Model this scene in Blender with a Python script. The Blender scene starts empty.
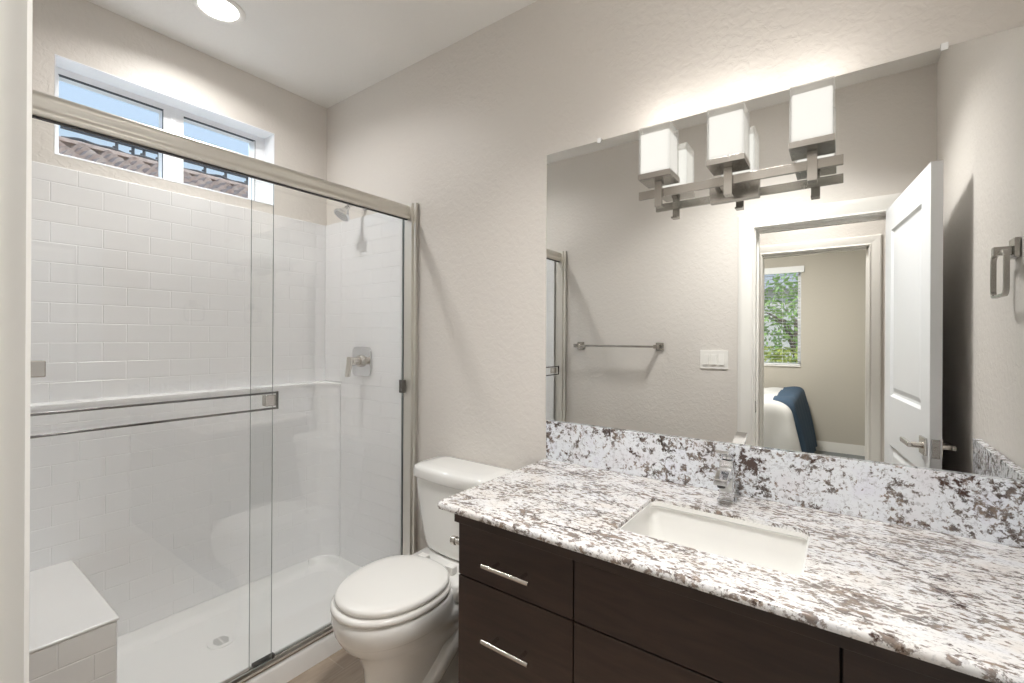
import bpy, bmesh, math, random
from mathutils import Vector, Matrix
random.seed(7)
S = bpy.context.scene
COL = S.collection
PI = math.pi

# ------------------------------------------------------------------ camera
F_PX = 455.1
AL = math.radians(36.0); ROLL = math.radians(0.3)
ca, sa = math.cos(AL), math.sin(AL)
Rv = Vector((ca, sa, 0)); Fv = Vector((-sa, ca, 0)); Uv = Vector((0, 0, 1))
Rr = Rv * math.cos(ROLL) + Uv * math.sin(ROLL)
Ur = Uv * math.cos(ROLL) - Rv * math.sin(ROLL)
cam_d = bpy.data.cameras.new('camera')
cam = bpy.data.objects.new('camera', cam_d); COL.objects.link(cam)
M = Matrix.Identity(4)
for i in range(3):
    M[i][0] = Rr[i]; M[i][1] = Ur[i]; M[i][2] = -Fv[i]
M[0][3], M[1][3], M[2][3] = 0.0, -1.56, 1.36
cam.matrix_world = M
cam_d.sensor_width = 36.0
cam_d.lens = 36.0 * F_PX / 1024
cam_d.shift_y = -(341.5 - 338.4) / 1024
cam_d.clip_start = 0.01; cam_d.clip_end = 200
S.camera = cam

# ------------------------------------------------------------------ world, exposure
w = bpy.data.worlds.new('sky'); S.world = w; w.use_nodes = True
nt = w.node_tree; nt.nodes.clear()
wo = nt.nodes.new('ShaderNodeOutputWorld'); bg = nt.nodes.new('ShaderNodeBackground')
tc = nt.nodes.new('ShaderNodeTexCoord'); sx = nt.nodes.new('ShaderNodeSeparateXYZ')
cr = nt.nodes.new('ShaderNodeValToRGB')
cr.color_ramp.elements[0].position = 0.0; cr.color_ramp.elements[0].color = (0.52, 0.61, 0.69, 1)
cr.color_ramp.elements[1].position = 0.6; cr.color_ramp.elements[1].color = (0.32, 0.46, 0.66, 1)
nt.links.new(tc.outputs['Generated'], sx.inputs[0]); nt.links.new(sx.outputs['Z'], cr.inputs[0])
nt.links.new(cr.outputs[0], bg.inputs['Color']); bg.inputs['Strength'].default_value = 1.3
nt.links.new(bg.outputs[0], wo.inputs[0])
sun_d = bpy.data.lights.new('sun', 'SUN'); sun_d.energy = 3.2; sun_d.angle = math.radians(2)
sun_d.color = (1.0, 0.95, 0.88)
sun = bpy.data.objects.new('sun', sun_d); COL.objects.link(sun)
sun.rotation_euler = Vector((-.30, -.66, -.69)).to_track_quat('-Z', 'Y').to_euler()   # from the north-east side, high: never enters the rooms
S.view_settings.view_transform = 'Standard'; S.view_settings.look = 'None'
S.view_settings.gamma = 1.0; S.view_settings.use_curve_mapping = False
S.view_settings.exposure = 0.25
cy = S.cycles
cy.max_bounces = 14; cy.diffuse_bounces = 6; cy.glossy_bounces = 8; cy.transmission_bounces = 8
cy.transparent_max_bounces = 24; cy.use_denoising = True
cy.caustics_reflective = False; cy.caustics_refractive = False
cy.sample_clamp_indirect = 6.0

def point_lamp(name, loc, energy, color, size=0.1, kind='AREA', rot=(0, 0, 0)):
    d = bpy.data.lights.new(name, kind); d.energy = energy; d.color = color
    if kind == 'AREA': d.shape = 'DISK'; d.size = size
    else: d.shadow_soft_size = size
    o = bpy.data.objects.new(name, d); COL.objects.link(o); o.location = loc; o.rotation_euler = rot
    return o
WARM = (1.0, 0.95, 0.89)
SH_CAN = (-2.125, -0.742); RM_FILL = (-0.35, -0.90)
LAMPS = dict(shower=6.4, room=14.5, hall=9.0, bed=50.0, vanity=0.32)
point_lamp('shower_can_lamp', (SH_CAN[0], SH_CAN[1], 2.712), LAMPS['shower'], (1, .985, .96), .14).data.spread = math.radians(155)
point_lamp('room_fill_lamp', (RM_FILL[0], RM_FILL[1], 2.66), LAMPS['room'], (1, .985, .96), .28).data.spread = math.radians(128)  # added fill for the bathroom, kept out of view
point_lamp('window_fill_lamp', (-3.5, -.74, 3.45), 85.0, (.80, .90, 1.0), .9, rot=(0, math.radians(-38), 0))  # added lamp outside, above the view, strengthening the sky light in the shower
point_lamp('hall_fill_lamp', (-0.25, -2.1, 2.66), LAMPS['hall'], (1, .97, .93), .25)  # added unseen lamp that brightens the hall
point_lamp('bedroom_fill_lamp', (-0.9, -3.6, 2.64), LAMPS['bed'], (1, .97, .92), .35)  # added unseen lamp, lifts the bedroom in the mirror

# ------------------------------------------------------------------ materials
def s2l(c):
    return tuple((x / 255 / 12.92 if x / 255 <= 0.04045 else ((x / 255 + 0.055) / 1.055) ** 2.4) for x in c) + (1,)
def newmat(name):
    m = bpy.data.materials.new(name); m.use_nodes = True
    return m, m.node_tree, m.node_tree.nodes['Principled BSDF']
def N(nt, t, **kw):
    n = nt.nodes.new(t)
    for k, v in kw.items(): setattr(n, k, v)
    return n
def ocoord(nt, scale=(1, 1, 1), rot=(0, 0, 0)):
    t = N(nt, 'ShaderNodeTexCoord'); mp = N(nt, 'ShaderNodeMapping')
    mp.inputs['Scale'].default_value = scale; mp.inputs['Rotation'].default_value = rot
    nt.links.new(t.outputs['Object'], mp.inputs[0]); return mp.outputs[0]
def noise(nt, vec, scale, detail=2, rough=.5, dist=0):
    n = N(nt, 'ShaderNodeTexNoise'); n.inputs['Scale'].default_value = scale
    n.inputs['Detail'].default_value = detail; n.inputs['Roughness'].default_value = rough
    n.inputs['Distortion'].default_value = dist
    nt.links.new(vec, n.inputs['Vector']); return n.outputs['Fac']
def ramp(nt, fac, stops, interp='LINEAR'):
    r = N(nt, 'ShaderNodeValToRGB'); e = r.color_ramp; e.interpolation = interp
    while len(e.elements) < len(stops): e.elements.new(0.5)
    for el, (p, c) in zip(e.elements, stops): el.position = p; el.color = c if len(c) == 4 else c + (1,)
    nt.links.new(fac, r.inputs[0]); return r.outputs[0]
def bump(nt, h, strength, dist, b):
    n = N(nt, 'ShaderNodeBump'); n.inputs['Strength'].default_value = strength; n.inputs['Distance'].default_value = dist
    nt.links.new(h, n.inputs['Height']); nt.links.new(n.outputs[0], b.inputs['Normal']); return n
def mixc(nt, fac, a, b):
    n = N(nt, 'ShaderNodeMix', data_type='RGBA')
    if isinstance(fac, (int, float)): n.inputs[0].default_value = fac
    else: nt.links.new(fac, n.inputs[0])
    for i, v in ((6, a), (7, b)):
        if isinstance(v, tuple): n.inputs[i].default_value = v
        else: nt.links.new(v, n.inputs[i])
    return n.outputs[2]
def plain(name, rgb, rough=.5, metal=0, spec=.5, coat=0, lin=False):
    m, nt, b = newmat(name)
    b.inputs['Base Color'].default_value = (rgb + (1,)) if lin else s2l(rgb)
    b.inputs['Roughness'].default_value = rough; b.inputs['Metallic'].default_value = metal
    b.inputs['Specular IOR Level'].default_value = spec; b.inputs['Coat Weight'].default_value = coat
    b.inputs['Coat Roughness'].default_value = .05
    # faint unevenness so no surface is perfectly uniform
    v = ocoord(nt); f = noise(nt, v, 14, 3)
    mr = N(nt, 'ShaderNodeMapRange'); mr.inputs[3].default_value = max(0, rough - .03); mr.inputs[4].default_value = min(1, rough + .03)
    nt.links.new(f, mr.inputs[0]); nt.links.new(mr.outputs[0], b.inputs['Roughness'])
    return m
def wall_mat(name, rgb, tex=.35, rough=.45):
    m, nt, b = newmat(name); b.inputs['Base Color'].default_value = s2l(rgb); b.inputs['Roughness'].default_value = rough
    b.inputs['Specular IOR Level'].default_value = .35
    v = ocoord(nt)
    f = noise(nt, v, 42, 3, .55, .6); g = ramp(nt, f, [(.40, (0, 0, 0)), (.62, (1, 1, 1))])
    bump(nt, g, tex, .0035, b); return m
def emit(name, rgb, s):
    m = bpy.data.materials.new(name); m.use_nodes = True; nt = m.node_tree; nt.nodes.clear()
    o = N(nt, 'ShaderNodeOutputMaterial'); e = N(nt, 'ShaderNodeEmission'); e.inputs[0].default_value = rgb + (1,); e.inputs[1].default_value = s
    nt.links.new(e.outputs[0], o.inputs[0]); return m
def glass_mat(name, tint=(.988, .992, .99), f0=.045):
    m = bpy.data.materials.new(name); m.use_nodes = True; nt = m.node_tree; nt.nodes.clear()
    o = N(nt, 'ShaderNodeOutputMaterial'); tr = N(nt, 'ShaderNodeBsdfTransparent'); gl = N(nt, 'ShaderNodeBsdfGlossy')
    tr.inputs[0].default_value = tint + (1,); gl.inputs['Roughness'].default_value = 0.0; gl.inputs[0].default_value = (1, 1, 1, 1)
    ge = N(nt, 'ShaderNodeNewGeometry'); dp = N(nt, 'ShaderNodeVectorMath', operation='DOT_PRODUCT')
    nt.links.new(ge.outputs['Normal'], dp.inputs[0]); nt.links.new(ge.outputs['Incoming'], dp.inputs[1])
    ab = N(nt, 'ShaderNodeMath', operation='ABSOLUTE'); nt.links.new(dp.outputs['Value'], ab.inputs[0])
    su = N(nt, 'ShaderNodeMath', operation='SUBTRACT'); su.inputs[0].default_value = 1; nt.links.new(ab.outputs[0], su.inputs[1])
    pw = N(nt, 'ShaderNodeMath', operation='POWER'); pw.inputs[1].default_value = 5; nt.links.new(su.outputs[0], pw.inputs[0])
    ma = N(nt, 'ShaderNodeMath', operation='MULTIPLY_ADD'); ma.inputs[1].default_value = 1 - f0; ma.inputs[2].default_value = f0
    nt.links.new(pw.outputs[0], ma.inputs[0])
    mx = N(nt, 'ShaderNodeMixShader'); nt.links.new(ma.outputs[0], mx.inputs[0]); nt.links.new(tr.outputs[0], mx.inputs[1]); nt.links.new(gl.outputs[0], mx.inputs[2])
    nt.links.new(mx.outputs[0], o.inputs[0]); return m
def brick_acrylic(name, axis):
    """moulded running-bond tile pattern; axis 'x' = wall facing x, 'y' = wall facing y"""
    m, nt, b = newmat(name); b.inputs['Base Color'].default_value = s2l((231, 231, 232)); b.inputs['Roughness'].default_value = .13
    b.inputs['Specular IOR Level'].default_value = .5; b.inputs['Coat Weight'].default_value = .25
    t = N(nt, 'ShaderNodeTexCoord'); s = N(nt, 'ShaderNodeSeparateXYZ'); c = N(nt, 'ShaderNodeCombineXYZ')
    nt.links.new(t.outputs['Object'], s.inputs[0])
    nt.links.new(s.outputs['Y' if axis == 'x' else 'X'], c.inputs[0]); nt.links.new(s.outputs['Z'], c.inputs[1])
    br = N(nt, 'ShaderNodeTexBrick'); nt.links.new(c.outputs[0], br.inputs['Vector'])
    br.inputs['Scale'].default_value = 1; br.inputs['Brick Width'].default_value = .158; br.inputs['Row Height'].default_value = .0785
    br.inputs['Mortar Size'].default_value = .0026; br.inputs['Mortar Smooth'].default_value = .7
    br.offset = .5
    inv = N(nt, 'ShaderNodeMath', operation='SUBTRACT'); inv.inputs[0].default_value = 1; nt.links.new(br.outputs['Fac'], inv.inputs[1])
    bump(nt, inv.outputs[0], .65, .0022, b)
    nt.links.new(mixc(nt, br.outputs['Fac'], s2l((238, 238, 239)), s2l((244, 244, 245))), b.inputs['Base Color']); return m
def granite(name, rotm=(0, 0, 0), scl=(1, 1, 1), th=0.0, dk=0, cool=0, fs=52, blob=None):
    m, nt, b = newmat(name); b.inputs['Roughness'].default_value = .12; b.inputs['Coat Weight'].default_value = .2
    v = ocoord(nt, scl, rotm)
    base = ramp(nt, noise(nt, v, 9, 4, .6), [(.3, s2l((228 - cool, 222, 217 + 2 * cool))), (.55, s2l((233 - cool, 232, 232 + cool))), (.75, s2l((222, 223, 229 + cool)))])
    # clusters decide where the dark flecks crowd
    cl = noise(nt, v, 7, 3, .65, .5); fl = noise(nt, v, fs, 5, .70, .35)
    add = N(nt, 'ShaderNodeMath', operation='MULTIPLY_ADD'); add.inputs[1].default_value = .55; nt.links.new(cl, add.inputs[0]); nt.links.new(fl, add.inputs[2])
    dark = ramp(nt, add.outputs[0], [(.77 + th, (0, 0, 0)), (.82 + th, (.85, .85, .85)), (.88 + th, (1, 1, 1))])
    dcol = ramp(nt, noise(nt, v, 26, 3, .7), [(.32, s2l((66 - dk, 56 - dk, 52 - dk))), (.5, s2l((120 - dk, 110 - dk, 104 - dk))), (.68, s2l((152 - dk, 134 - dk, 120 - dk)))])
    c1 = mixc(nt, dark, base, dcol)
    gl = noise(nt, v, 85, 4, .7, .5)
    gf = ramp(nt, gl, [(.53, (0, 0, 0)), (.62, (.75, .75, .75))])
    c2 = mixc(nt, gf, c1, mixc(nt, .5, c1, s2l((132, 130, 134))))
    big = noise(nt, v, 5.5, 4, .75, 1.5); bl = noise(nt, v, 60, 4, .7, .6)
    ad2 = N(nt, 'ShaderNodeMath', operation='MULTIPLY_ADD'); ad2.inputs[1].default_value = 1.2; nt.links.new(big, ad2.inputs[0]); nt.links.new(bl, ad2.inputs[2])
    bf = ramp(nt, ad2.outputs[0], [(.0, (0, 0, 0)), (.98, (0, 0, 0)), (1.0, (0.9, 0.9, 0.9))])
    mr = N(nt, 'ShaderNodeMapRange'); mr.inputs[1].default_value = 1.22; mr.inputs[2].default_value = 1.32; nt.links.new(ad2.outputs[0], mr.inputs[0])
    c3 = mixc(nt, mr.outputs[0], c2, s2l((72, 54, 48)))
    if blob:   # one crowded mineral cluster
        t_ = N(nt, 'ShaderNodeTexCoord'); di = N(nt, 'ShaderNodeVectorMath', operation='DISTANCE'); di.inputs[1].default_value = blob
        nt.links.new(t_.outputs['Object'], di.inputs[0])
        sc = N(nt, 'ShaderNodeMath', operation='MULTIPLY_ADD'); sc.inputs[1].default_value = -7.0; nt.links.new(di.outputs['Value'], sc.inputs[0]); nt.links.new(fl, sc.inputs[2])
        mk = ramp(nt, sc.outputs[0], [(.24, (0, 0, 0)), (.34, (1, 1, 1))])
        c3 = mixc(nt, mk, c3, s2l((84, 70, 66)))
    nt.links.new(c3, b.inputs['Base Color']); return m
def wood_floor(name):
    m, nt, b = newmat(name); b.inputs['Roughness'].default_value = .38
    t = N(nt, 'ShaderNodeTexCoord'); s = N(nt, 'ShaderNodeSeparateXYZ'); c = N(nt, 'ShaderNodeCombineXYZ'); nt.links.new(t.outputs['Object'], s.inputs[0])
    nt.links.new(s.outputs['Y'], c.inputs[0]); nt.links.new(s.outputs['X'], c.inputs[1])
    br = N(nt, 'ShaderNodeTexBrick'); nt.links.new(c.outputs[0], br.inputs['Vector']); br.inputs['Scale'].default_value = 1
    br.inputs['Brick Width'].default_value = .9; br.inputs['Row Height'].default_value = .15; br.inputs['Mortar Size'].default_value = .002
    br.inputs['Color1'].default_value = s2l((186, 169, 151)); br.inputs['Color2'].default_value = s2l((172, 155, 138)); br.inputs['Mortar'].default_value = s2l((196, 186, 172))
    v = ocoord(nt, (9, 1.0, 1)); g = noise(nt, v, 6, 5, .6, .8)
    gc = ramp(nt, g, [(.3, s2l((150, 132, 116))), (.7, s2l((205, 192, 177)))])
    nt.links.new(mixc(nt, .4, br.outputs['Color'], gc), b.inputs['Base Color'])
    bump(nt, br.outputs['Fac'], -.3, .001, b); return m
def espresso(name):
    m, nt, b = newmat(name); b.inputs['Roughness'].default_value = .36
    v = ocoord(nt, (1.2, 6, 9)); f = noise(nt, v, 5, 4, .6, .5)
    nt.links.new(ramp(nt, f, [(.25, s2l((42, 29, 24))), (.75, s2l((62, 46, 39)))]), b.inputs['Base Color']); return m

m_wall = wall_mat('wall_paint', (219, 214, 208), .19)
m_ceil = wall_mat('ceiling_paint', (235, 233, 229), .2)
m_bwall = wall_mat('bedroom_paint', (192, 187, 176), .1, .6)
m_trim = plain('white_trim', (236, 234, 229), .3)
m_door = plain('door_white', (232, 234, 236), .42)
m_floor = wood_floor('wood_look_tile')
m_acry = plain('white_acrylic', (238, 238, 238), .13, coat=.25)
m_tx = brick_acrylic('acrylic_tile_x', 'x'); m_ty = brick_acrylic('acrylic_tile_y', 'y')
m_pan = plain('pan_acrylic', (241, 241, 240), .22)
m_nick = plain('brushed_nickel', (180, 176, 170), .26, 1)
m_rail = plain('satin_nickel_frame', (222, 219, 212), .42, 1)
m_chrome = plain('chrome', (225, 226, 228), .08, 1)
m_steel = plain('satin_steel', (212, 207, 200), .22, 1)
m_dark = plain('dark_seal', (62, 62, 62), .5)
m_gedge = plain('glass_edge', (150, 156, 154), .2)
m_polish = plain('dark_metal_and_reflection', (128, 126, 124), .12, 1)  # dark reflection in the chrome towel bars painted in; bumper is dark metal
m_glass = glass_mat('clear_glass')
m_wglass = glass_mat('window_glass', (.98, .99, .99), .03)
m_mirror = plain('mirror_silver', (246, 247, 246), 0.0, 1)
nt = m_mirror.node_tree
for l in list(nt.links):
    if l.to_socket.name == 'Roughness': nt.links.remove(l)
nt.nodes['Principled BSDF'].inputs['Roughness'].default_value = 0
m_porc = plain('porcelain', (236, 235, 232), .08, coat=.3)
m_seat = plain('seat_plastic', (238, 236, 232), .22)
m_gran = granite('granite_top', (0, 0, .35), (1, 1.9, 1), th=.012)
m_gran2 = granite('granite_splash', th=.026, dk=14, cool=5, fs=66, blob=(-.225, -.021, .985))
m_esp = espresso('espresso_wood')
m_espdk = plain('espresso_shadow_gap', (20, 16, 14), .6)
m_blackgap = plain('hole_black', (40, 40, 40), .5)
m_vinyl = plain('window_vinyl', (240, 241, 243), .3)
m_shade = emit('lit_frosted_glass', (1.0, .97, .92), 1.02)
m_milk = glass_mat('shade_glass', (.95, .95, .94), .06)
_n = m_milk.node_tree; _o = [x for x in _n.nodes if x.type == 'OUTPUT_MATERIAL'][0]; _src = _o.inputs[0].links[0].from_socket
_d = _n.nodes.new('ShaderNodeBsdfTranslucent'); _d.inputs[0].default_value = (.95, .95, .93, 1); _m = _n.nodes.new('ShaderNodeMixShader'); _m.inputs[0].default_value = .22
_n.links.new(_src, _m.inputs[1]); _n.links.new(_d.outputs[0], _m.inputs[2]); _n.links.new(_m.outputs[0], _o.inputs[0])
m_lens = emit('lit_lens', (1.0, .97, .92), 12)
m_switch = plain('switch_white', (240, 238, 233), .3)
m_carpet = plain('grey_carpet', (122, 126, 126), .95)
m_bedw = plain('white_bedding', (214, 214, 212), .9)
m_bedb = plain('blue_throw_cloth', (58, 78, 98), .9)
m_bedt = plain('taupe_cloth', (178, 168, 154), .9)
m_slat = plain('blind_white', (236, 238, 238), .5)
m_leaf = plain('leaf_green', (148, 186, 96), .6); m_leafy = plain('leaf_yellow_green', (190, 200, 96), .6)
m_bark = plain('bark_brown', (90, 80, 70), .8)
m_stucco = wall_mat('stucco', (196, 196, 194), .3, .8)
m_iron = plain('grey_iron', (70, 76, 84), .5)

# ------------------------------------------------------------------ mesh helpers
def box(bm, a, b, mi=0):
    x0, y0, z0 = a; x1, y1, z1 = b
    v = [bm.verts.new(p) for p in ((x0, y0, z0), (x1, y0, z0), (x1, y1, z0), (x0, y1, z0), (x0, y0, z1), (x1, y0, z1), (x1, y1, z1), (x0, y1, z1))]
    fs = []
    for f in ((0, 3, 2, 1), (4, 5, 6, 7), (0, 1, 5, 4), (1, 2, 6, 5), (2, 3, 7, 6), (3, 0, 4, 7)):
        fc = bm.faces.new([v[i] for i in f]); fc.material_index = mi; fs.append(fc)
    return fs
def cyl(bm, p, q, r0, r1=None, n=20, mi=0, caps=True):
    p = Vector(p); q = Vector(q); r1 = r0 if r1 is None else r1
    d = (q - p).normalized(); u = d.orthogonal().normalized(); w_ = d.cross(u)
    A = []; B = []
    for i in range(n):
        t = 2 * PI * i / n; o = u * math.cos(t) + w_ * math.sin(t)
        A.append(bm.verts.new(p + o * r0)); B.append(bm.verts.new(q + o * r1))
    for i in range(n):
        j = (i + 1) % n; bm.faces.new((A[i], A[j], B[j], B[i])).material_index = mi
    if caps:
        bm.faces.new(A[::-1]).material_index = mi; bm.faces.new(B).material_index = mi
def loft(bm, rings, cap0=True, cap1=True, mi=0, closed=True):
    V = [[bm.verts.new(p) for p in r] for r in rings]; n = len(V[0])
    for a, b in zip(V, V[1:]):
        for i in range(n if closed else n - 1):
            j = (i + 1) % n
            bm.faces.new((a[i], a[j], b[j], b[i])).material_index = mi
    if cap0: bm.faces.new(V[0][::-1]).material_index = mi
    if cap1: bm.faces.new(V[-1]).material_index = mi
def tube(bm, pts, r, n=12, mi=0):
    pts = [Vector(p) for p in pts]; rings = []; u = None
    for i, p in enumerate(pts):
        d = (pts[min(i + 1, len(pts) - 1)] - pts[max(i - 1, 0)]).normalized()
        if u is None: u = d.orthogonal().normalized()
        u = (u - d * u.dot(d)).normalized(); w_ = d.cross(u)
        rr = r[i] if isinstance(r, (list, tuple)) else r
        rings.append([p + (u * math.cos(2 * PI * k / n) + w_ * math.sin(2 * PI * k / n)) * rr for k in range(n)])
    loft(bm, rings, mi=mi)
def prism(bm, pts, z0, z1, mi=0):
    loft(bm, [[(x, y, z0) for x, y in pts], [(x, y, z1) for x, y in pts]], mi=mi)
def prism_dir(bm, prof, fn0, fn1, mi=0):
    loft(bm, [[fn0(p) for p in prof], [fn1(p) for p in prof]], mi=mi)
def rrect(x0, x1, y0, y1, r, n=6):
    out = []
    for cx, cy_, a in ((x1 - r, y1 - r, 0), (x0 + r, y1 - r, 90), (x0 + r, y0 + r, 180), (x1 - r, y0 + r, 270)):
        for i in range(n + 1):
            t = math.radians(a + 90 * i / n); out.append((cx + r * math.cos(t), cy_ + r * math.sin(t)))
    return out
def obj(name, bm, mats, parent=None, bevel=0, smooth=False, label=None, seg=2, kind=None, angle=35):
    bmesh.ops.recalc_face_normals(bm, faces=bm.faces)
    me = bpy.data.meshes.new(name); bm.to_mesh(me); bm.free()
    for m in (mats if isinstance(mats, (list, tuple)) else [mats]): me.materials.append(m)
    o = bpy.data.objects.new(name, me); COL.objects.link(o)
    if smooth or bevel:
        for p in me.polygons: p.use_smooth = True
        me.set_sharp_from_angle(angle=math.radians(angle))
    if bevel:
        md = o.modifiers.new('bevel', 'BEVEL'); md.width = bevel; md.segments = seg; md.limit_method = 'ANGLE'; md.angle_limit = math.radians(30)
        md.harden_normals = True
    if parent is not None:
        o.parent = parent
        if parent.type == 'EMPTY' or True:
            o.matrix_parent_inverse = parent_inv(parent)
    if label: o['label'] = label
    if kind: o['kind'] = kind
    return o
def parent_inv(p):
    m = Matrix.Identity(4); q = p
    chain = []
    while q is not None: chain.append(q); q = q.parent
    W = Matrix.Identity(4)
    for q in reversed(chain): W = W @ q.matrix_parent_inverse @ q.matrix_basis
    return W.inverted()
def tag(o, label, cat, group=None):
    o['label'] = label; o['category'] = cat
    if group: o['group'] = group
    return o
def thing(name, label, cat, loc=(0, 0, 0), group=None):
    o = bpy.data.objects.new(name, None); COL.objects.link(o); o.location = loc; o.empty_display_size = .1
    return tag(o, label, cat, group)
def struct(name, bm, m, parent=None, bevel=0, smooth=False):
    o = obj(name, bm, m, parent, bevel, smooth)
    if parent is None: o['kind'] = 'structure'
    return o
def BM(): return bmesh.new()
def bbox_obj(name, a, b, mat, parent=None, bevel=0, label=None, kind=None):
    bm = BM(); box(bm, a, b); return obj(name, bm, mat, parent, bevel, label=label, kind=kind)

# ------------------------------------------------------------------ room shell
XW, XE, YN, YS, ZC = -2.52, 0.375, 0.0, -1.52, 2.74
bbox_obj('floor', (XW, YS - .12, -.05), (XE, YN, 0), m_floor, kind='structure')
bbox_obj('ceiling', (XW - .2, YS - .12, ZC), (XE + .12, YN + .12, ZC + .1), m_ceil, kind='structure')
bbox_obj('wall_north', (XW - .2, YN, 0), (XE + .12, YN + .12, ZC), m_wall, kind='structure')
bbox_obj('wall_east', (XE, YS, 0), (XE + .12, YN, ZC), m_wall, kind='structure')
# west wall with the high window
WY0, WY1, WZ0, WZ1 = -1.172, -0.312, 2.078, 2.474
bm = BM()
box(bm, (XW - .2, YS - .12, 0), (XW, YN, WZ0)); box(bm, (XW - .2, YS - .12, WZ1), (XW, YN, ZC))
box(bm, (XW - .2, YS - .12, WZ0), (XW, WY0, WZ1)); box(bm, (XW - .2, WY1, WZ0), (XW, YN, WZ1))
struct('wall_west', bm, m_wall)
# south wall with door opening
DX0, DX1, DZ = -0.445, 0.200, 2.045
bm = BM()
box(bm, (XW, YS - .12, 0), (DX0, YS, ZC)); box(bm, (DX1, YS - .12, 0), (XE + .12, YS, ZC)); box(bm, (DX0, YS - .12, DZ), (DX1, YS, ZC))
struct('wall_south', bm, m_wall)

def casing_profile(wd=.088):
    # (across from opening outwards, proud of wall)
    return [(0, 0), (0, .0135), (.0025, .0162), (.006, .0165), (.009, .0155), (.012, .0115), (.018, .011), (.024, .0125), (.042, .0155), (.060, .0165), (wd - .006, .0165), (wd, .0125), (wd, 0)]
def door_casing(name, x0, x1, zt, y, sgn, wd=.088):
    """colonial casing round an opening on a wall facing sgn*Y"""
    bm = BM(); pr = casing_profile(wd)
    for xs, d in ((x0, -1), (x1, 1)):
        loft(bm, [[(xs + d * a, y + sgn * p, 0) for a, p in pr], [(xs + d * a, y + sgn * p, zt + a) for a, p in pr]])
    loft(bm, [[(x0 - a, y + sgn * p, zt + a) for a, p in pr], [(x1 + a, y + sgn * p, zt + a) for a, p in pr]])
    return bm
CX0, CX1, CZ = -0.430, 0.190, 2.028
struct('trim_1', door_casing('c', CX0, CX1, CZ, YS, 1), m_trim, smooth=True)
struct('trim_2', door_casing('c', CX0, CX1, CZ, YS - .12, -1), m_trim, smooth=True)
bm = BM()     # jamb lining with stop
box(bm, (DX0, YS - .12, 0), (DX0 + .020, YS, DZ - .02)); box(bm, (DX1 - .015, YS - .12, 0), (DX1, YS, DZ - .02)); box(bm, (DX0, YS - .12, DZ - .022), (DX1, YS, DZ))
box(bm, (DX0 + .018, YS - .10, 0), (DX0 + .030, YS - .062, DZ - .03)); box(bm, (DX0 + .02, YS - .10, DZ - .034), (DX1 - .015, YS - .062, DZ - .021))
j = struct('trim_3', bm, m_trim)
bbox_obj('strike_plate', (DX0 + .0195, YS - .045, .92), (DX0 + .0215, YS - .012, .99), m_nick, j, .0005, 'nickel strike plate')

# ------------------------------------------------------------------ west window
bm = BM()
fx0, fx1 = XW - .20, XW - .105
def yz_ring(bm, o, i, xa, xb):
    def r4(q, x): return [(x, q[0], q[2]), (x, q[1], q[2]), (x, q[1], q[3]), (x, q[0], q[3])]
    loft(bm, [r4(o, xa), r4(o, xb), r4(i, xb), r4(i, xa), r4(o, xa)], cap0=False, cap1=False)
    bmesh.ops.remove_doubles(bm, verts=bm.verts, dist=.00001)
yz_ring(bm, (WY0 + .0005, WY1 - .0005, WZ0 + .0005, WZ1 - .0005), (WY0 + .030, WY1 - .060, WZ0 + .038, WZ1 - .032), fx0 + .03, fx1)
win = struct('window_1', bm, m_vinyl, bevel=.002)
bm = BM(); yz_ring(bm, (WY0 + .0003, WY1 - .0003, WZ0 + .0003, WZ1 - .0003), (WY0 + .004, WY1 - .004, WZ0 + .004, WZ1 - .004), fx1 + .0003, XW + .001); obj('reveal', bm, m_vinyl, win)
bm = BM(); box(bm, (fx0 + .03, -.785, WZ0 + .03), (fx1 + .002, -.702, WZ1 - .03)); box(bm, (fx1 - .002, -.757, WZ0 + .03), (fx1 + .008, -.738, WZ1 - .03))
obj('mullion', bm, m_vinyl, win, .002)
bm = BM()
for y0, y1 in ((WY0 + .028, -.783), (-.704, WY1 - .053)): box(bm, (fx0 + .055, y0, WZ0 + .03), (fx0 + .060, y1, WZ1 - .03))
obj('glass_pane', bm, m_wglass, win)
bm = BM()
for y0, y1 in ((WY0 + .028, -.783), (-.704, WY1 - .053)):
    for a, b in (((y0, WZ1 - .036), (y1, WZ1 - .031)), ((y1 - .003, WZ0 + .035), (y1, WZ1 - .03))):
        box(bm, (fx1 - .012, a[0], a[1]), (fx1 + .0005, b[0], b[1]))
obj('gasket', bm, m_iron, win)

# ------------------------------------------------------------------ shower
PX0, PX1 = XW + .001, -1.765
pan = thing('shower_pan', 'white low shower pan with raised threshold and round drain', 'shower pan', (-2.12, -.76, 0))
bm = BM()
box(bm, (PX0, YS + .001, 0), (PX1 - .10, -.001, .045))
# threshold with rounded profile
pr = [(PX1, 0.0), (PX1, .075), (PX1 - .004, .086), (PX1 - .012, .092), (PX1 - .03, .094), (PX1 - .07, .094), (PX1 - .085, .088), (PX1 - .105, .05), (PX1 - .13, .044), (PX1 - .13, 0)]
loft(bm, [[(x, YS + .001, z) for x, z in pr], [(x, -.001, z) for x, z in pr]])
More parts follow.
